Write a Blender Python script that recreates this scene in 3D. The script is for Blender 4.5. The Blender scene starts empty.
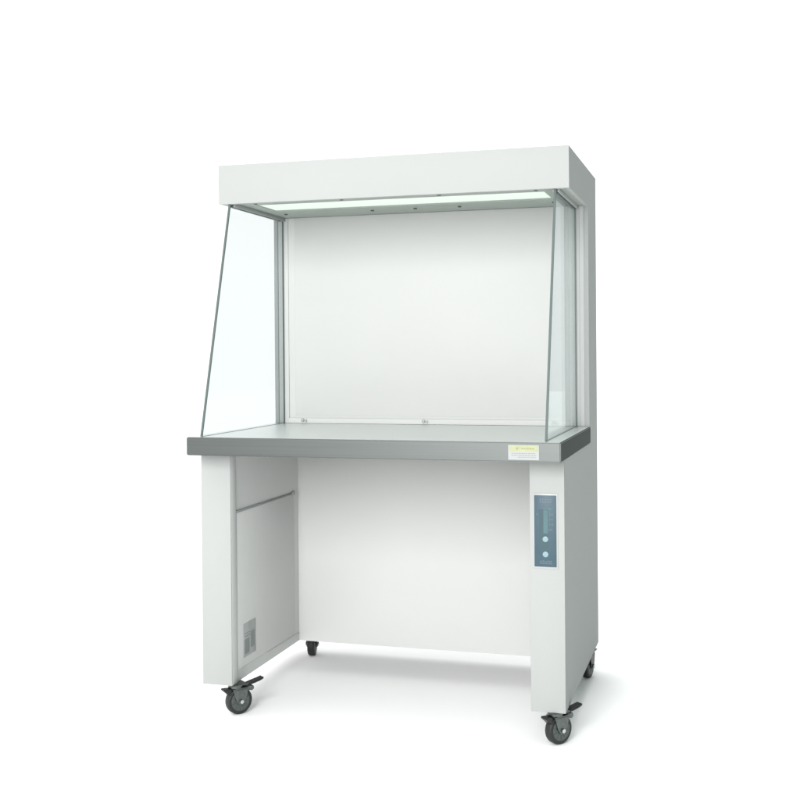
import bpy, bmesh, math, random
from mathutils import Matrix, Vector
random.seed(4)
S = bpy.context.scene
COL = S.collection
PI = math.pi
Z0 = 0.105            # clearance of the cabinet above the floor (castor height)

# ------------------------------------------------------------------ materials
def mat(name, col, rough=.5, metal=0.0, spec=.5, noise=None, bump=0.0, bscale=400, coat=0.0):
    col = tuple(c * .88 for c in col)
    m = bpy.data.materials.new(name); m.use_nodes = True
    nt = m.node_tree; b = nt.nodes['Principled BSDF']
    b.inputs['Base Color'].default_value = (*col, 1)
    b.inputs['Roughness'].default_value = rough
    b.inputs['Metallic'].default_value = metal
    b.inputs['Specular IOR Level'].default_value = spec
    b.inputs['Coat Weight'].default_value = coat
    tc = nt.nodes.new('ShaderNodeTexCoord')
    if noise:
        sc, amt = noise
        n = nt.nodes.new('ShaderNodeTexNoise'); n.inputs['Scale'].default_value = sc
        n.inputs['Detail'].default_value = 4
        nt.links.new(tc.outputs['Object'], n.inputs['Vector'])
        r = nt.nodes.new('ShaderNodeMapRange')
        r.inputs['From Min'].default_value = .3; r.inputs['From Max'].default_value = .7
        r.inputs['To Min'].default_value = 1 - amt; r.inputs['To Max'].default_value = 1 + amt
        nt.links.new(n.outputs['Fac'], r.inputs['Value'])
        x = nt.nodes.new('ShaderNodeVectorMath'); x.operation = 'SCALE'
        x.inputs[0].default_value = col
        nt.links.new(r.outputs['Result'], x.inputs['Scale'])
        nt.links.new(x.outputs['Vector'], b.inputs['Base Color'])
    if bump:
        n2 = nt.nodes.new('ShaderNodeTexNoise'); n2.inputs['Scale'].default_value = bscale
        nt.links.new(tc.outputs['Object'], n2.inputs['Vector'])
        bp = nt.nodes.new('ShaderNodeBump'); bp.inputs['Strength'].default_value = bump
        bp.inputs['Distance'].default_value = .001
        nt.links.new(n2.outputs['Fac'], bp.inputs['Height'])
        nt.links.new(bp.outputs['Normal'], b.inputs['Normal'])
    return m

def steel(name, base, rough, stretch, edge=.85):
    """brushed stainless: fine streaks along one direction"""
    m = bpy.data.materials.new(name); m.use_nodes = True
    nt = m.node_tree; b = nt.nodes['Principled BSDF']
    b.inputs['Metallic'].default_value = 1
    tc = nt.nodes.new('ShaderNodeTexCoord'); mp = nt.nodes.new('ShaderNodeMapping')
    mp.inputs['Scale'].default_value = stretch
    n = nt.nodes.new('ShaderNodeTexNoise'); n.inputs['Scale'].default_value = 1; n.inputs['Detail'].default_value = 5
    nt.links.new(tc.outputs['Object'], mp.inputs['Vector']); nt.links.new(mp.outputs['Vector'], n.inputs['Vector'])
    r = nt.nodes.new('ShaderNodeMapRange'); r.inputs['To Min'].default_value = .88; r.inputs['To Max'].default_value = 1.12
    nt.links.new(n.outputs['Fac'], r.inputs['Value'])
    x = nt.nodes.new('ShaderNodeVectorMath'); x.operation = 'SCALE'; x.inputs[0].default_value = base
    nt.links.new(r.outputs['Result'], x.inputs['Scale']); nt.links.new(x.outputs['Vector'], b.inputs['Base Color'])
    r2 = nt.nodes.new('ShaderNodeMapRange'); r2.inputs['To Min'].default_value = rough - .06; r2.inputs['To Max'].default_value = rough + .06
    nt.links.new(n.outputs['Fac'], r2.inputs['Value']); nt.links.new(r2.outputs['Result'], b.inputs['Roughness'])
    b.inputs['Specular Tint'].default_value = (edge, edge * 1.04, edge * 1.03, 1)
    return m

PAINT = (.392, .403, .395)
M = {
 'paint': mat('grey_white_powder_coat', PAINT, .7, spec=.1, noise=(3.0, .012), bump=.05, bscale=700),
 'inner': mat('inner_powder_coat', (.62, .627, .617), .55, spec=.2, noise=(3.0, .012), bump=.05, bscale=700),
 'filter': mat('filter_cover_coat', (.53, .534, .525), .55, spec=.2, noise=(3.0, .012)),
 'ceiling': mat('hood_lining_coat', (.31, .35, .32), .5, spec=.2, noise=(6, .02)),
 'steel': steel('brushed_steel_top', (.78, .79, .78), .36, (2, 260, 260)),
 'steel_shaded': steel('brushed_steel_shaded', (.120, .130, .126), .42, (2, 2, 260), .30),  # same steel as the top, with dim reflections put into the colour
 'rubber': mat('black_rubber', (.012, .0145, .014), .55, noise=(40, .2)),
 'wheel': mat('dark_grey_wheel_plastic', (.06, .076, .071), .4, noise=(60, .25)),
 'black': mat('black_plastic', (.008, .009, .009), .4),
 'zinc': mat('zinc_plated_steel', (.15, .166, .16), .35, metal=1, noise=(80, .15)),
 'bolt': mat('bolt_steel', (.6, .64, .62), .25, metal=1),
 'screw': mat('dark_screw', (.10, .11, .105), .4, metal=.6),
 'seam': mat('seam_gasket', (.30, .32, .31), .7),
 'panel': mat('control_panel_film', (.036, .078, .105), .5, noise=(30, .06)),
 'panel_teal': mat('control_panel_window', (.055, .125, .14), .5, noise=(30, .08)),
 'panel_dark': mat('control_panel_dark', (.026, .066, .080), .5),
 'panel_text': mat('control_panel_print', (.10, .145, .17), .5),
 'button': mat('pale_button', (.22, .32, .345), .3),
 'bezel': mat('panel_bezel', (.385, .396, .395), .4),
 'lab_white': mat('label_white', (.34, .352, .348), .45),
 'lab_yel': mat('label_yellow', (.33, .35, .20), .45, noise=(60, .08)),
 'lab_ink': mat('label_ink', (.22, .235, .24), .5),
 'lab_brown': mat('label_mark', (.24, .24, .10), .5),
 'plate': mat('rating_plate', (.36, .38, .373), .4, noise=(30, .1)),
 'plate_ink': mat('rating_plate_print', (.21, .24, .232), .5),
 'clip': mat('clip_plastic', (.33, .35, .35), .3),
}
# white studio paper
m = bpy.data.materials.new('white_studio_paper'); m.use_nodes = True
b = m.node_tree.nodes['Principled BSDF']
b.inputs['Base Color'].default_value = (.93, .93, .93, 1); b.inputs['Roughness'].default_value = .9
b.inputs['Specular IOR Level'].default_value = .1
M['floor'] = m
# lit diffuser
m = bpy.data.materials.new('lit_lamp_diffuser'); m.use_nodes = True
b = m.node_tree.nodes['Principled BSDF']
b.inputs['Base Color'].default_value = (.45, .49, .45, 1)
b.inputs['Emission Color'].default_value = (.86, 1.0, .88, 1); b.inputs['Emission Strength'].default_value = 0.31
M['lit'] = m
# window glass: clear, faintly green, mirror-like at grazing angles
def glass(name, tint, ior):
    m = bpy.data.materials.new(name); m.use_nodes = True
    nt = m.node_tree; nt.nodes.remove(nt.nodes['Principled BSDF']); out = nt.nodes['Material Output']
    t = nt.nodes.new('ShaderNodeBsdfTransparent'); t.inputs['Color'].default_value = (*tint, 1)
    g = nt.nodes.new('ShaderNodeBsdfGlossy'); g.inputs['Roughness'].default_value = .02
    g.inputs['Color'].default_value = (.92, .98, .97, 1)
    f = nt.nodes.new('ShaderNodeFresnel'); f.inputs['IOR'].default_value = ior
    x = nt.nodes.new('ShaderNodeMixShader')
    ge = nt.nodes.new('ShaderNodeNewGeometry'); mr = nt.nodes.new('ShaderNodeMapRange')   # same reflectance on both faces
    mr.inputs['To Min'].default_value = ior; mr.inputs['To Max'].default_value = 1 / ior
    nt.links.new(ge.outputs['Backfacing'], mr.inputs['Value']); nt.links.new(mr.outputs['Result'], f.inputs['IOR'])
    nt.links.new(f.outputs[0], x.inputs[0]); nt.links.new(t.outputs[0], x.inputs[1]); nt.links.new(g.outputs[0], x.inputs[2])
    nt.links.new(x.outputs[0], out.inputs['Surface'])
    return m
M['glass'] = glass('clear_float_glass', (.865, .885, .888), 1.10)
M['glass_edge'] = mat('green_glass_edge', (.105, .135, .13), .5, spec=.15)

# ------------------------------------------------------------------ helpers
def V(x, y, z): return (x, y, z + Z0)

def add_box(bm, lo, hi, bev=0.0, seg=2, mi=0):
    t = bmesh.new()
    bmesh.ops.create_cube(t, size=1)
    for v in t.verts:
        v.co = Vector([(lo[i] + hi[i]) / 2 + v.co[i] * (hi[i] - lo[i]) for i in range(3)])
    if bev: bmesh.ops.bevel(t, geom=t.edges[:], offset=bev, segments=seg, affect='EDGES', profile=.5)
    merge(bm, t, mi)

def merge(bm, t, mi=None):
    if mi is not None:
        for f in t.faces: f.material_index = mi
    me = bpy.data.meshes.new('tmp'); t.to_mesh(me); t.free(); bm.from_mesh(me); bpy.data.meshes.remove(me)

def add_prism_x(bm, pts, x0, x1, bev=0.0, mi=0, rim=None):
    """outline in (y,z), extruded along x"""
    t = bmesh.new()
    a = [t.verts.new((x0, y, z)) for y, z in pts]; c = [t.verts.new((x1, y, z)) for y, z in pts]
    fa = t.faces.new(a); fb = t.faces.new(c[::-1])
    sides = []
    for i in range(len(pts)):
        j = (i + 1) % len(pts)
        sides.append(t.faces.new((a[j], a[i], c[i], c[j])))
    bmesh.ops.recalc_face_normals(t, faces=t.faces[:])
    for f in t.faces: f.material_index = mi
    if rim is not None:
        for f in sides: f.material_index = rim
    if bev: bmesh.ops.bevel(t, geom=t.edges[:], offset=bev, segments=2, affect='EDGES')
    merge(bm, t)

def add_cyl(bm, c, r, h, axis='Z', seg=32, bev=0.0, mi=0, r2=None):
    t = bmesh.new()
    bmesh.ops.create_cone(t, cap_ends=True, segments=seg, radius1=r, radius2=r if r2 is None else r2, depth=h)
    if bev:
        es = [e for e in t.edges if abs(e.verts[0].co.z - e.verts[1].co.z) < 1e-6]
        bmesh.ops.bevel(t, geom=es, offset=bev, segments=3, affect='EDGES', profile=.5)
    R = {'Z': Matrix(), 'X': Matrix.Rotation(PI/2, 4, 'Y'), 'Y': Matrix.Rotation(-PI/2, 4, 'X')}[axis]
    bmesh.ops.transform(t, matrix=Matrix.Translation(c) @ R, verts=t.verts)
    merge(bm, t, mi)

def obj(name, bm, mats, parent=None, smooth=True):
    me = bpy.data.meshes.new(name); bm.to_mesh(me); bm.free()
    for k in (mats if isinstance(mats, (list, tuple)) else [mats]): me.materials.append(M[k])
    if smooth:
        for p in me.polygons: p.use_smooth = True
        me.set_sharp_from_angle(angle=math.radians(32))
    o = bpy.data.objects.new(name, me); COL.objects.link(o)
    if parent: o.parent = parent
    return o

def box(name, lo, hi, m, parent, bev=0.0, seg=2):
    bm = bmesh.new(); add_box(bm, V(*lo), V(*hi), bev, seg); return obj(name, bm, m, parent)

# ------------------------------------------------------------------ the bench
bench = bpy.data.objects.new('clean_bench', None); COL.objects.link(bench)
bench['label'] = 'grey white laminar flow cabinet on castors with steel worktop and glass side panes'
bench['category'] = 'clean bench'

W = .603                      # half width
YB, YK = .637, .871           # front and back of the rear cabinet
ZT, ZH = 1.745, 1.612         # top, underside of hood
ZA, ZU = .828, .769           # worktop top and underside
YH = .152                     # hood front

# side panels: one C-shaped sheet housing each, running from leg to hood
def side(s):
    x1, x0 = s * W, s * (W - .016)
    out = [(.004, 0), (YK - .0175, 0), (YK - .0175, ZT), (YH + .004, ZT), (YH + .004, ZH + .001), (YB, ZH + .001), (YB, ZU), (.004, ZU)]
    bm = bmesh.new()
    add_prism_x(bm, [(y, z + Z0) for y, z in out], min(x0, x1), max(x0, x1), .0012)
    return obj('side_panel', bm, 'paint', bench)
side(-1); side(1)

# hood: folded fascia + top sheet + lining
bm = bmesh.new()
add_box(bm, V(-W, YH, ZH - .001), V(W, YH + .0035, ZT), .0016)
add_box(bm, V(-W + .0165, YH + .004, ZT - .004), V(W - .0165, YK - .0172, ZT - .0003), 0)
add_box(bm, V(-W + .0165, YH + .004, ZH - .0005), V(W - .0165, YH + .024, ZH + .006), .001)     # return flange
hood = obj('hood', bm, 'paint', bench)
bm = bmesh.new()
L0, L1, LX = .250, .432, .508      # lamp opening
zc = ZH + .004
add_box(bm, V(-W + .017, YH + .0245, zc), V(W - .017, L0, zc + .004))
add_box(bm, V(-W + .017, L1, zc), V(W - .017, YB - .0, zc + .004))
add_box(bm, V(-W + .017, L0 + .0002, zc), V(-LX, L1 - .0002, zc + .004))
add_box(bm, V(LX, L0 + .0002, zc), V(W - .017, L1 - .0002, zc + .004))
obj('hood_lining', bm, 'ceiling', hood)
bm = bmesh.new()
add_box(bm, V(-LX - .012, L0 - .01, zc + .0045), V(LX + .012, L1 + .01, zc + .009))
obj('lamp_diffuser', bm, 'lit', hood)
scr = bmesh.new(); add_cyl(scr, (0, 0, 0), .0065, .005, 'Z', 16, .0015)
s0 = obj('screw', scr, 'screw', hood)
pts = [(x, .197, zc - .002) for x in (-.485, -.171, .169, .49)] + [(x, .51, zc - .002) for x in (-.5, -.162, .0, .164, .5)]
for i, (x, y, z) in enumerate(pts):
    c = s0 if i == 0 else s0.copy()
    if i: COL.objects.link(c); c.parent = hood
    c.location = V(x, y, z)

# rails that grip the glass under the hood
for s in (-1, 1):
    xg = s * (.557 if s > 0 else .565)
    bm = bmesh.new()
    add_box(bm, V(xg - .011, YH + .026, ZH - .009), V(xg - .005, YB - .002, ZH + .0035), .001)
    add_box(bm, V(xg + .005, YH + .026, ZH - .009), V(xg + .011, YB - .002, ZH + .0035), .001)
    obj('glass_rail', bm, 'seam', hood)

# rear cabinet shell
bm = bmesh.new()
xi = W - .0165
add_box(bm, V(-W, YK - .016, .0), V(W, YK, ZT), .0015)        # back sheet
cab = obj('rear_cabinet', bm, 'paint', bench)
# stepped frame at both sides of the filter opening
for s in (-1, 1):
    bm = bmesh.new()
    a, c = sorted((s * xi, s * .5712)); add_box(bm, V(a, YB + .003, ZA), V(c, YB + .0132, ZH + .004))
    a, c = sorted((s * .571, s * .545)); add_box(bm, V(a, YB + .001, ZA), V(c, YB + .013, ZH + .004), .0012)
    obj('filter_frame', bm, 'filter', cab)
bm = bmesh.new()
add_box(bm, V(-.5445, YB + .0035, ZA), V(.5445, YB + .0095, ZH + .0035), .0)
# raised field with a soft edge
add_box(bm, V(-.519, YB + .0030, ZA + .030), V(.519, YB + .0034, ZH + .0034), .0005)
dp = obj('diffuser_panel', bm, 'filter', cab)
bm = bmesh.new(); add_box(bm, V(-.545, YB - .0035, ZA + .0005), V(.545, YB + .0002, ZA + .020), .0015)
sk = obj('rear_ledge', bm, 'filter', cab)
bm = bmesh.new()
add_cyl(bm, (0, 0, 0), .0062, .008, 'Y', 20, .002); add_cyl(bm, (.013, 0, -.002), .0045, .006, 'Y', 16, .001)
c0 = obj('clip', bm, 'clip', sk)
for i, x in enumerate((-.488, -.008, .475)):
    c = c0 if i == 0 else c0.copy()
    if i: COL.objects.link(c); c.parent = sk
    c.location = V(x, YB - .007, ZA + .013)

# legs ---------------------------------------------------------------------
LI = .497                     # inner face
def leg(s):
    bm = bmesh.new()
    a, c = sorted((s * W, s * LI)); add_box(bm, V(a, 0, 0), V(c, .0035, ZU - .001), .0016)      # front sheet
    a, c = sorted((s * (LI + .0072), s * (W - .0165))); add_box(bm, V(a, .0036, .012), V(c, .60, .015), 0)     # floor of the leg
    L = obj('leg', bm, 'paint', bench)
    bm = bmesh.new()
    a, c = sorted((s * LI, s * (LI + .003))); add_box(bm, V(a, .004, 0), V(c, .044, ZU - .001), .001)
    obj('return_flange', bm, 'inner', L)
    bm = bmesh.new()
    a, c = sorted((s * (LI + .004), s * (LI + .007))); add_box(bm, V(a, .0445, 0), V(c, .6095, ZU - .001), 0)
    obj('inner_sheet', bm, 'inner', L)
    return L
legL = leg(-1); legR = leg(1)
for s, lg in ((-1, legL), (1, legR)):
    # lower access cover: a sheet standing proud of the inner face, below a dark seam
    bm = bmesh.new()
    a, c = sorted((s * (LI + .0015), s * (LI + .0038))); add_box(bm, V(a, .050, .040), V(c, .560, .566), .001)
    obj('access_cover', bm, 'inner', lg)
    bm = bmesh.new()
    a, c = sorted((s * (LI - .0015), s * (LI + .0036)))
    add_box(bm, V(a, .048, .5680), V(c, .552, .5722), .0012)
    add_cyl(bm, V(s * (LI - .001), .550, .570), .0085, .008, 'X', 20, .002)
    obj('seam_bar', bm, 'seam', lg)
    bm = bmesh.new()
    a, c = sorted((s * (LI + .0008), s * (LI + .0036))); add_box(bm, V(a, .300, .0300), V(c, .606, .0328), .0008)
    obj('lower_rail', bm, 'inner', lg)
# rating plate low on the left inner face
bm = bmesh.new()
x0 = -(LI + .0014)
add_box(bm, V(x0, .094, .068), V(x0 + .0012, .196, .182), .0003, mi=0)
add_box(bm, V(x0 + .0013, .103, .078), V(x0 + .0016, .142, .128), 0, mi=1)
add_box(bm, V(x0 + .0013, .152, .090), V(x0 + .0016, .186, .146), 0, mi=1)
for k in range(2): add_box(bm, V(x0 + .0013, .104, .136 + k * .010), V(x0 + .0016, .142 + random.uniform(0, .03), .139 + k * .010), 0, mi=1)
obj('rating_plate', bm, ['plate', 'plate_ink'], legL)

# back sheet of the knee space, with a folded lower lip
bm = bmesh.new()
add_box(bm, V(-LI - .0068, .610, 0), V(LI + .0068, .6135, ZU - .001), .0012)
add_box(bm, V(-LI, .614, 0), V(LI, .640, .003), .0)
obj('knee_panel', bm, 'inner', bench)

# worktop --------------------------------------------------------------------
YT = -.095
bm = bmesh.new()
t = bmesh.new()
prof = [(YT, ZU), (YB - .001, ZU), (YB - .001, ZA), (YT, ZA)]
a = [t.verts.new(V(-.607, y, z)) for y, z in prof]; c = [t.verts.new(V(.607, y, z)) for y, z in prof]
t.faces.new(a); t.faces.new(c[::-1])
for i in range(4):
    j = (i + 1) % 4; t.faces.new((a[j], a[i], c[i], c[j]))
bmesh.ops.recalc_face_normals(t, faces=t.faces[:])
bmesh.ops.bevel(t, geom=t.edges[:], offset=.0028, segments=3, affect='EDGES')
for f in t.faces: f.material_index = 0 if f.normal.z > .75 else 1  # front and ends take the shaded copy of the steel
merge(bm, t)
top = obj('worktop', bm, ['steel', 'steel_shaded'], bench)

# yellow and white sticker on the worktop front
bm = bmesh.new()
X0, X1, Za, Zb = .4505, .5425, .7755, .8195
add_box(bm, V(X0, YT - .0006, Za), V(X1, YT - .0001, Zb), 0, mi=0)
add_box(bm, V(X0 + .003, YT - .0009, Zb - .0185), V(X1 - .002, YT - .0007, Zb - .002), 0, mi=1)
add_cyl(bm, V(X0 + .027, YT - .0011, Zb - .0102), .0055, .0004, 'Y', 3, mi=3)
x = X0 + .040
for k in range(6):
    w = random.uniform(.003, .006); add_box(bm, V(x, YT - .0012, Zb - .0125), V(x + w, YT - .0010, Zb - .008), 0, mi=3); x += w + .0022
for r in range(3):
    x = X0 + .010 + .02 * (r == 0)
    while x < X1 - .014:
        w = random.uniform(.002, .007)
        add_box(bm, V(x, YT - .0009, Za + .0065 + r * .0058), V(min(x + w, X1 - .008), YT - .0007, Za + .0088 + r * .0058), 0, mi=2); x += w + .0018
obj('warning_sticker', bm, ['lab_white', 'lab_yel', 'lab_ink', 'lab_brown'], top)

# glass panes ----------------------------------------------------------------
def pane(xc, yb, yt):
    bm = bmesh.new()
    p = [(yb, ZA + .0008), (YB - .002, ZA + .0008), (YB - .002, ZH + .003), (yt, ZH + .003)]
    add_prism_x(bm, [(y, z + Z0) for y, z in p], xc - .003, xc + .003, 0, 0, 1)
    g = obj('glass_pane', bm, ['glass', 'glass_edge'], bench, smooth=False)
    bm = bmesh.new()         # polished, chamfered leading edge strip
    q = [(yb - .001, ZA + .0008), (yb + .0045, ZA + .0008), (yt + .0045, ZH - .0015), (yt - .001, ZH - .0015)]
    add_prism_x(bm, [(y, z + Z0) for y, z in q], xc - .0038, xc + .0038, .0008)
    obj('edge_trim', bm, 'glass_edge', g)
    return g
pane(-.565, -.072, .158)
pane(.557, -.052, .163)

# control panel on the right leg ----------------------------------------------
bm = bmesh.new()
cx, pw, pz0, pz1 = .5450, .0335, .4435, .6600
add_box(bm, V(cx - pw - .005, -.0018, pz0 - .006), V(cx + pw + .0045, -.0002, pz1 + .006), .0007, mi=0)
add_box(bm, V(cx - pw, -.0036, pz0), V(cx + pw, -.0020, pz1), .0012, mi=1)
y0, y1 = -.0041, -.0037
add_box(bm, V(cx - .019, y0, .4980), V(cx + .009, y1, .6170), 0, mi=3)        # dark window
add_box(bm, V(cx - .0055, y0 - .0005, .5450), V(cx + .0085, y1 - .0005, .6160), 0, mi=2)   # lighter column
add_box(bm, V(cx - .0055, y0, .6175), V(cx + .020, y1, .6225), 0, mi=2)
def glyphs(xa, xb, za, zb, n):
    w = (xb - xa) / n
    for k in range(n):
        a0 = xa + k * w; a1 = a0 + w * .68; sw = w * .2; sh = (zb - za) * .2
        hh = (zb - za) * random.uniform(.75, 1.0)
        add_box(bm, V(a0, y0, za), V(a0 + sw * 1.2, y1, za + hh), 0, mi=4)
        add_box(bm, V(a0 + sw * 1.3, y0, za + hh * .7), V(a1, y1, za + hh), 0, mi=4)
        add_box(bm, V(a0 + sw * 1.3, y0, za), V(a1, y1, za + hh * .3), 0, mi=4)
glyphs(cx - .0165, cx + .0215, .6385, .6520, 5)
glyphs(cx - .017, cx + .021, .4520, .4640, 8)
for z in (.600, .585, .570): glyphs(cx + .012, cx + .026, z, z + .005, 3)
glyphs(cx + .010, cx + .0225, .553, .560, 3)
glyphs(cx - .028, cx - .021, .601, .605, 2)
cp = obj('control_panel', bm, ['bezel', 'panel', 'panel_teal', 'panel_dark', 'panel_text'], legR)
for z in (.5275, .4815):
    bm = bmesh.new(); add_cyl(bm, V(cx + .0005, -.0048, z), .0088, .0022, 'Y', 28, .0008)
    obj('button', bm, 'button', cp)

# castors ----------------------------------------------------------------------
R = .045
def make_castor():
    """fork mesh at the wheel centre: wheel axle along local Y"""
    bm = bmesh.new()
    for s in (-1, 1):                                  # fork cheeks
        t = bmesh.new()
        out = [(-.030, .040), (.026, .040), (.020, .012), (.009, -.010), (-.006, -.012), (-.018, .004)]
        a = [t.verts.new((x, s * .0185, z)) for x, z in out]; c = [t.verts.new((x, s * .0215, z)) for x, z in out]
        t.faces.new(a); t.faces.new(c[::-1])
        for i in range(6):
            j = (i + 1) % 6; t.faces.new((a[j], a[i], c[i], c[j]))
        bmesh.ops.recalc_face_normals(t, faces=t.faces[:])
        bmesh.ops.bevel(t, geom=t.edges[:], offset=.0008, segments=1, affect='EDGES')
        merge(bm, t, 0)
    add_box(bm, (-.030, -.0215, .0402), (.026, .0215, .0445), .001)
    add_cyl(bm, (-.012, 0, .050), .024, .011, 'Z', 32, .002)       # swivel race
    add_box(bm, (-.042, -.032, .056), (.020, .032, .0598), .0012)  # mounting plate
    f = obj('castor', bm, 'zinc')
    bm = bmesh.new()
    add_cyl(bm, (0, 0, 0), R, .028, 'Y', 56, .006, mi=0)
    add_cyl(bm, (0, 0, 0), R * .74, .0292, 'Y', 48, .001, mi=1)
    for s in (-1, 1):
        for k in range(10):                         # ribs of the wheel centre
            a = k * PI / 5; t = bmesh.new()
            bmesh.ops.create_cube(t, size=1)
            bmesh.ops.transform(t, matrix=Matrix.Rotation(a, 4, 'Y') @ Matrix.Translation((0, s * .0151, .021)) @ Matrix.Diagonal((.0035, .0012, .020, 1)), verts=t.verts)
            merge(bm, t, 2)
        add_cyl(bm, (0, s * .0156, 0), .0115, .002, 'Y', 24, .0006, mi=2)
    w = obj('wheel', bm, ['rubber', 'wheel', 'zinc'], f)
    bm = bmesh.new()
    add_cyl(bm, (0, 0, 0), .0028, .050, 'Y', 12, mi=0)
    for s in (-1, 1): add_cyl(bm, (0, s * .0245, 0), .0072, .005, 'Y', 6, .0008, mi=0)
    obj('axle_bolt', bm, 'bolt', f)
    bm = bmesh.new()                                 # brake pedal: a black rocker reaching past the wheel
    path = [(.016, .046, .012), (.034, .049, .014), (.056, .053, .015), (.076, .057, .014), (.089, .061, .012)]
    t = bmesh.new(); prev = None
    for x, z, h in path:
        ring = [t.verts.new((x, yy, zz)) for yy, zz in ((-h, z - .002), (h, z - .002), (h, z + .004), (-h, z + .004))]
        if prev:
            for i in range(4): t.faces.new((prev[i], prev[(i + 1) % 4], ring[(i + 1) % 4], ring[i]))
        else: t.faces.new(ring)
        prev = ring
    t.faces.new(prev[::-1]); bmesh.ops.recalc_face_normals(t, faces=t.faces[:])
    bmesh.ops.bevel(t, geom=t.edges[:], offset=.0012, segments=2, affect='EDGES')
    merge(bm, t, 0)
    add_box(bm, (.026, -.010, .028), (.046, .010, .045), .003, mi=1)
    add_cyl(bm, (.044, 0, .036), .009, .022, 'Y', 20, .002, mi=1)
    obj('brake_pedal', bm, ['black', 'zinc'], f); bm = bmesh.new()
    t = bmesh.new()                                  # lock tab on the other side
    out = [(-.028, .044), (-.058, .047), (-.060, .042), (-.040, .024), (-.034, .018)]
    a = [t.verts.new((x, -.013, z)) for x, z in out]; c = [t.verts.new((x, .013, z)) for x, z in out]
    t.faces.new(a); t.faces.new(c[::-1])
    for i in range(5):
        j = (i + 1) % 5; t.faces.new((a[j], a[i], c[i], c[j]))
    bmesh.ops.recalc_face_normals(t, faces=t.faces[:])
    bmesh.ops.bevel(t, geom=t.edges[:], offset=.0012, segments=2, affect='EDGES')
    merge(bm, t, 0)
    obj('lock_tab', bm, 'black', f)
    return f
proto = make_castor(); proto.parent = bench
spots = [(-.497, .050, 52), (.574, .040, 50), (-.517, .79, 281), (.574, .765, 80)]
black_fork = proto.data.copy(); black_fork.materials[0] = M['black']
for i, (x, y, a) in enumerate(spots):
    o = proto
    if i:
        o = proto.copy(); COL.objects.link(o); o.parent = bench
        if i > 1:                                  # the two rear castors are plain black
            o.data = black_fork
        for ch in list(proto.children):
            c = ch.copy(); COL.objects.link(c); c.parent = o
    o.location = (x, y, R); o.rotation_euler = (0, 0, math.radians(a))

# ------------------------------------------------------------------ setting
bm = bmesh.new()
bmesh.ops.create_grid(bm, x_segments=1, y_segments=1, size=30)
fl = obj('floor', bm, 'floor'); fl['kind'] = 'structure'; fl['label'] = 'seamless white studio floor'

# white surround; unseen dark right, dim front, bright overhead added to shape light
w = bpy.data.worlds.new('World'); S.world = w; w.use_nodes = True
nt = w.node_tree; bg = nt.nodes['Background']
tc = nt.nodes.new('ShaderNodeTexCoord'); sx = nt.nodes.new('ShaderNodeSeparateXYZ')
nt.links.new(tc.outputs['Generated'], sx.inputs[0])
def step(sock, a, b, sign=1, lo=0.0, hi=1.0):
    src = sock
    if sign < 0:
        n = nt.nodes.new('ShaderNodeMath'); n.operation = 'MULTIPLY'; n.inputs[1].default_value = -1
        nt.links.new(sock, n.inputs[0]); src = n.outputs[0]
    m = nt.nodes.new('ShaderNodeMapRange'); m.interpolation_type = 'SMOOTHSTEP'
    m.inputs['From Min'].default_value = a; m.inputs['From Max'].default_value = b
    m.inputs['To Min'].default_value = lo; m.inputs['To Max'].default_value = hi
    nt.links.new(src, m.inputs['Value']); return m.outputs['Result']
def op(kind, a, b_):
    n = nt.nodes.new('ShaderNodeMath'); n.operation = kind
    nt.links.new(a, n.inputs[0]); nt.links.new(b_, n.inputs[1]); return n.outputs[0]
right = step(sx.outputs['X'], .07, .34, 1, 1.0, .16)
front = step(sx.outputs['Y'], .1, .75, -1, .86, .52)
above = step(sx.outputs['Z'], .35, .8, 1, 0.0, .84)
soft = step(sx.outputs['X'], .0, .6, 1, 1.0, .1)
fac = op('ADD', op('MULTIPLY', front, right), op('MULTIPLY', above, soft))
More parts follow.
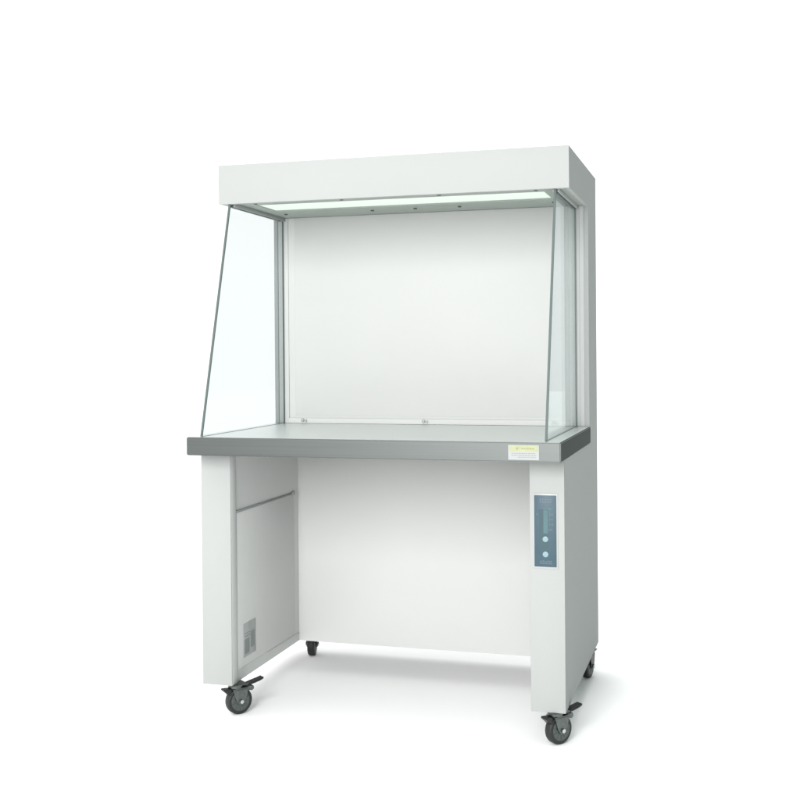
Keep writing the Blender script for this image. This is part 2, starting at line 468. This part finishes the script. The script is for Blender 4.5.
dark = step(sx.outputs['X'], .12, .5, 1, 0.0, 1.0)        # green tint added on the unseen right to colour the side panel
cr = nt.nodes.new('ShaderNodeVectorMath'); cr.operation = 'SCALE'; cr.inputs[0].default_value = (1.0, 1.0, .995)
nt.links.new(fac, cr.inputs['Scale'])
side_tint = nt.nodes.new('ShaderNodeVectorMath'); side_tint.operation = 'SCALE'; side_tint.inputs[0].default_value = (.015, .085, .065)
nt.links.new(dark, side_tint.inputs['Scale'])
tot = nt.nodes.new('ShaderNodeVectorMath'); tot.operation = 'ADD'
nt.links.new(cr.outputs['Vector'], tot.inputs[0]); nt.links.new(side_tint.outputs['Vector'], tot.inputs[1])
nt.links.new(tot.outputs['Vector'], bg.inputs['Color']); bg.inputs['Strength'].default_value = 1.0

def area(name, loc, target, sx_, sy_, power, col=(1, 1, 1)):
    L = bpy.data.lights.new(name, 'AREA'); L.shape = 'RECTANGLE'; L.size = sx_; L.size_y = sy_; L.energy = power; L.color = col
    o = bpy.data.objects.new(name, L); COL.objects.link(o); o.location = loc
    o.rotation_euler = (Vector(target) - Vector(loc)).to_track_quat('-Z', 'Y').to_euler()
    return o
area('softbox', (.15, -5.2, 2.5), (0, .2, .3), 1.7, 2.8, 228)

# ------------------------------------------------------------------ camera
cam = bpy.data.cameras.new('camera'); co = bpy.data.objects.new('camera', cam); COL.objects.link(co)
cam.sensor_width = 36; cam.lens = 1122.134 / 800 * 36
cam.shift_x = -(401.897 - 400) / 800; cam.shift_y = -(400 - 359.395) / 800
cam.clip_end = 200
co.matrix_world = (Matrix.Translation((1.0878, -3.3853, 1.0976 + Z0)) @ Matrix.Rotation(.2852, 4, 'Z')
                   @ Matrix.Rotation(PI / 2 - .0064, 4, 'X') @ Matrix.Rotation(-.0078, 4, 'Z'))
S.camera = co
vs = S.view_settings; S.display_settings.display_device = 'sRGB'
vs.view_transform = 'Standard'; vs.look = 'None'; vs.exposure = .58; vs.gamma = 1
S.cycles.max_bounces = 10; S.cycles.transparent_max_bounces = 12
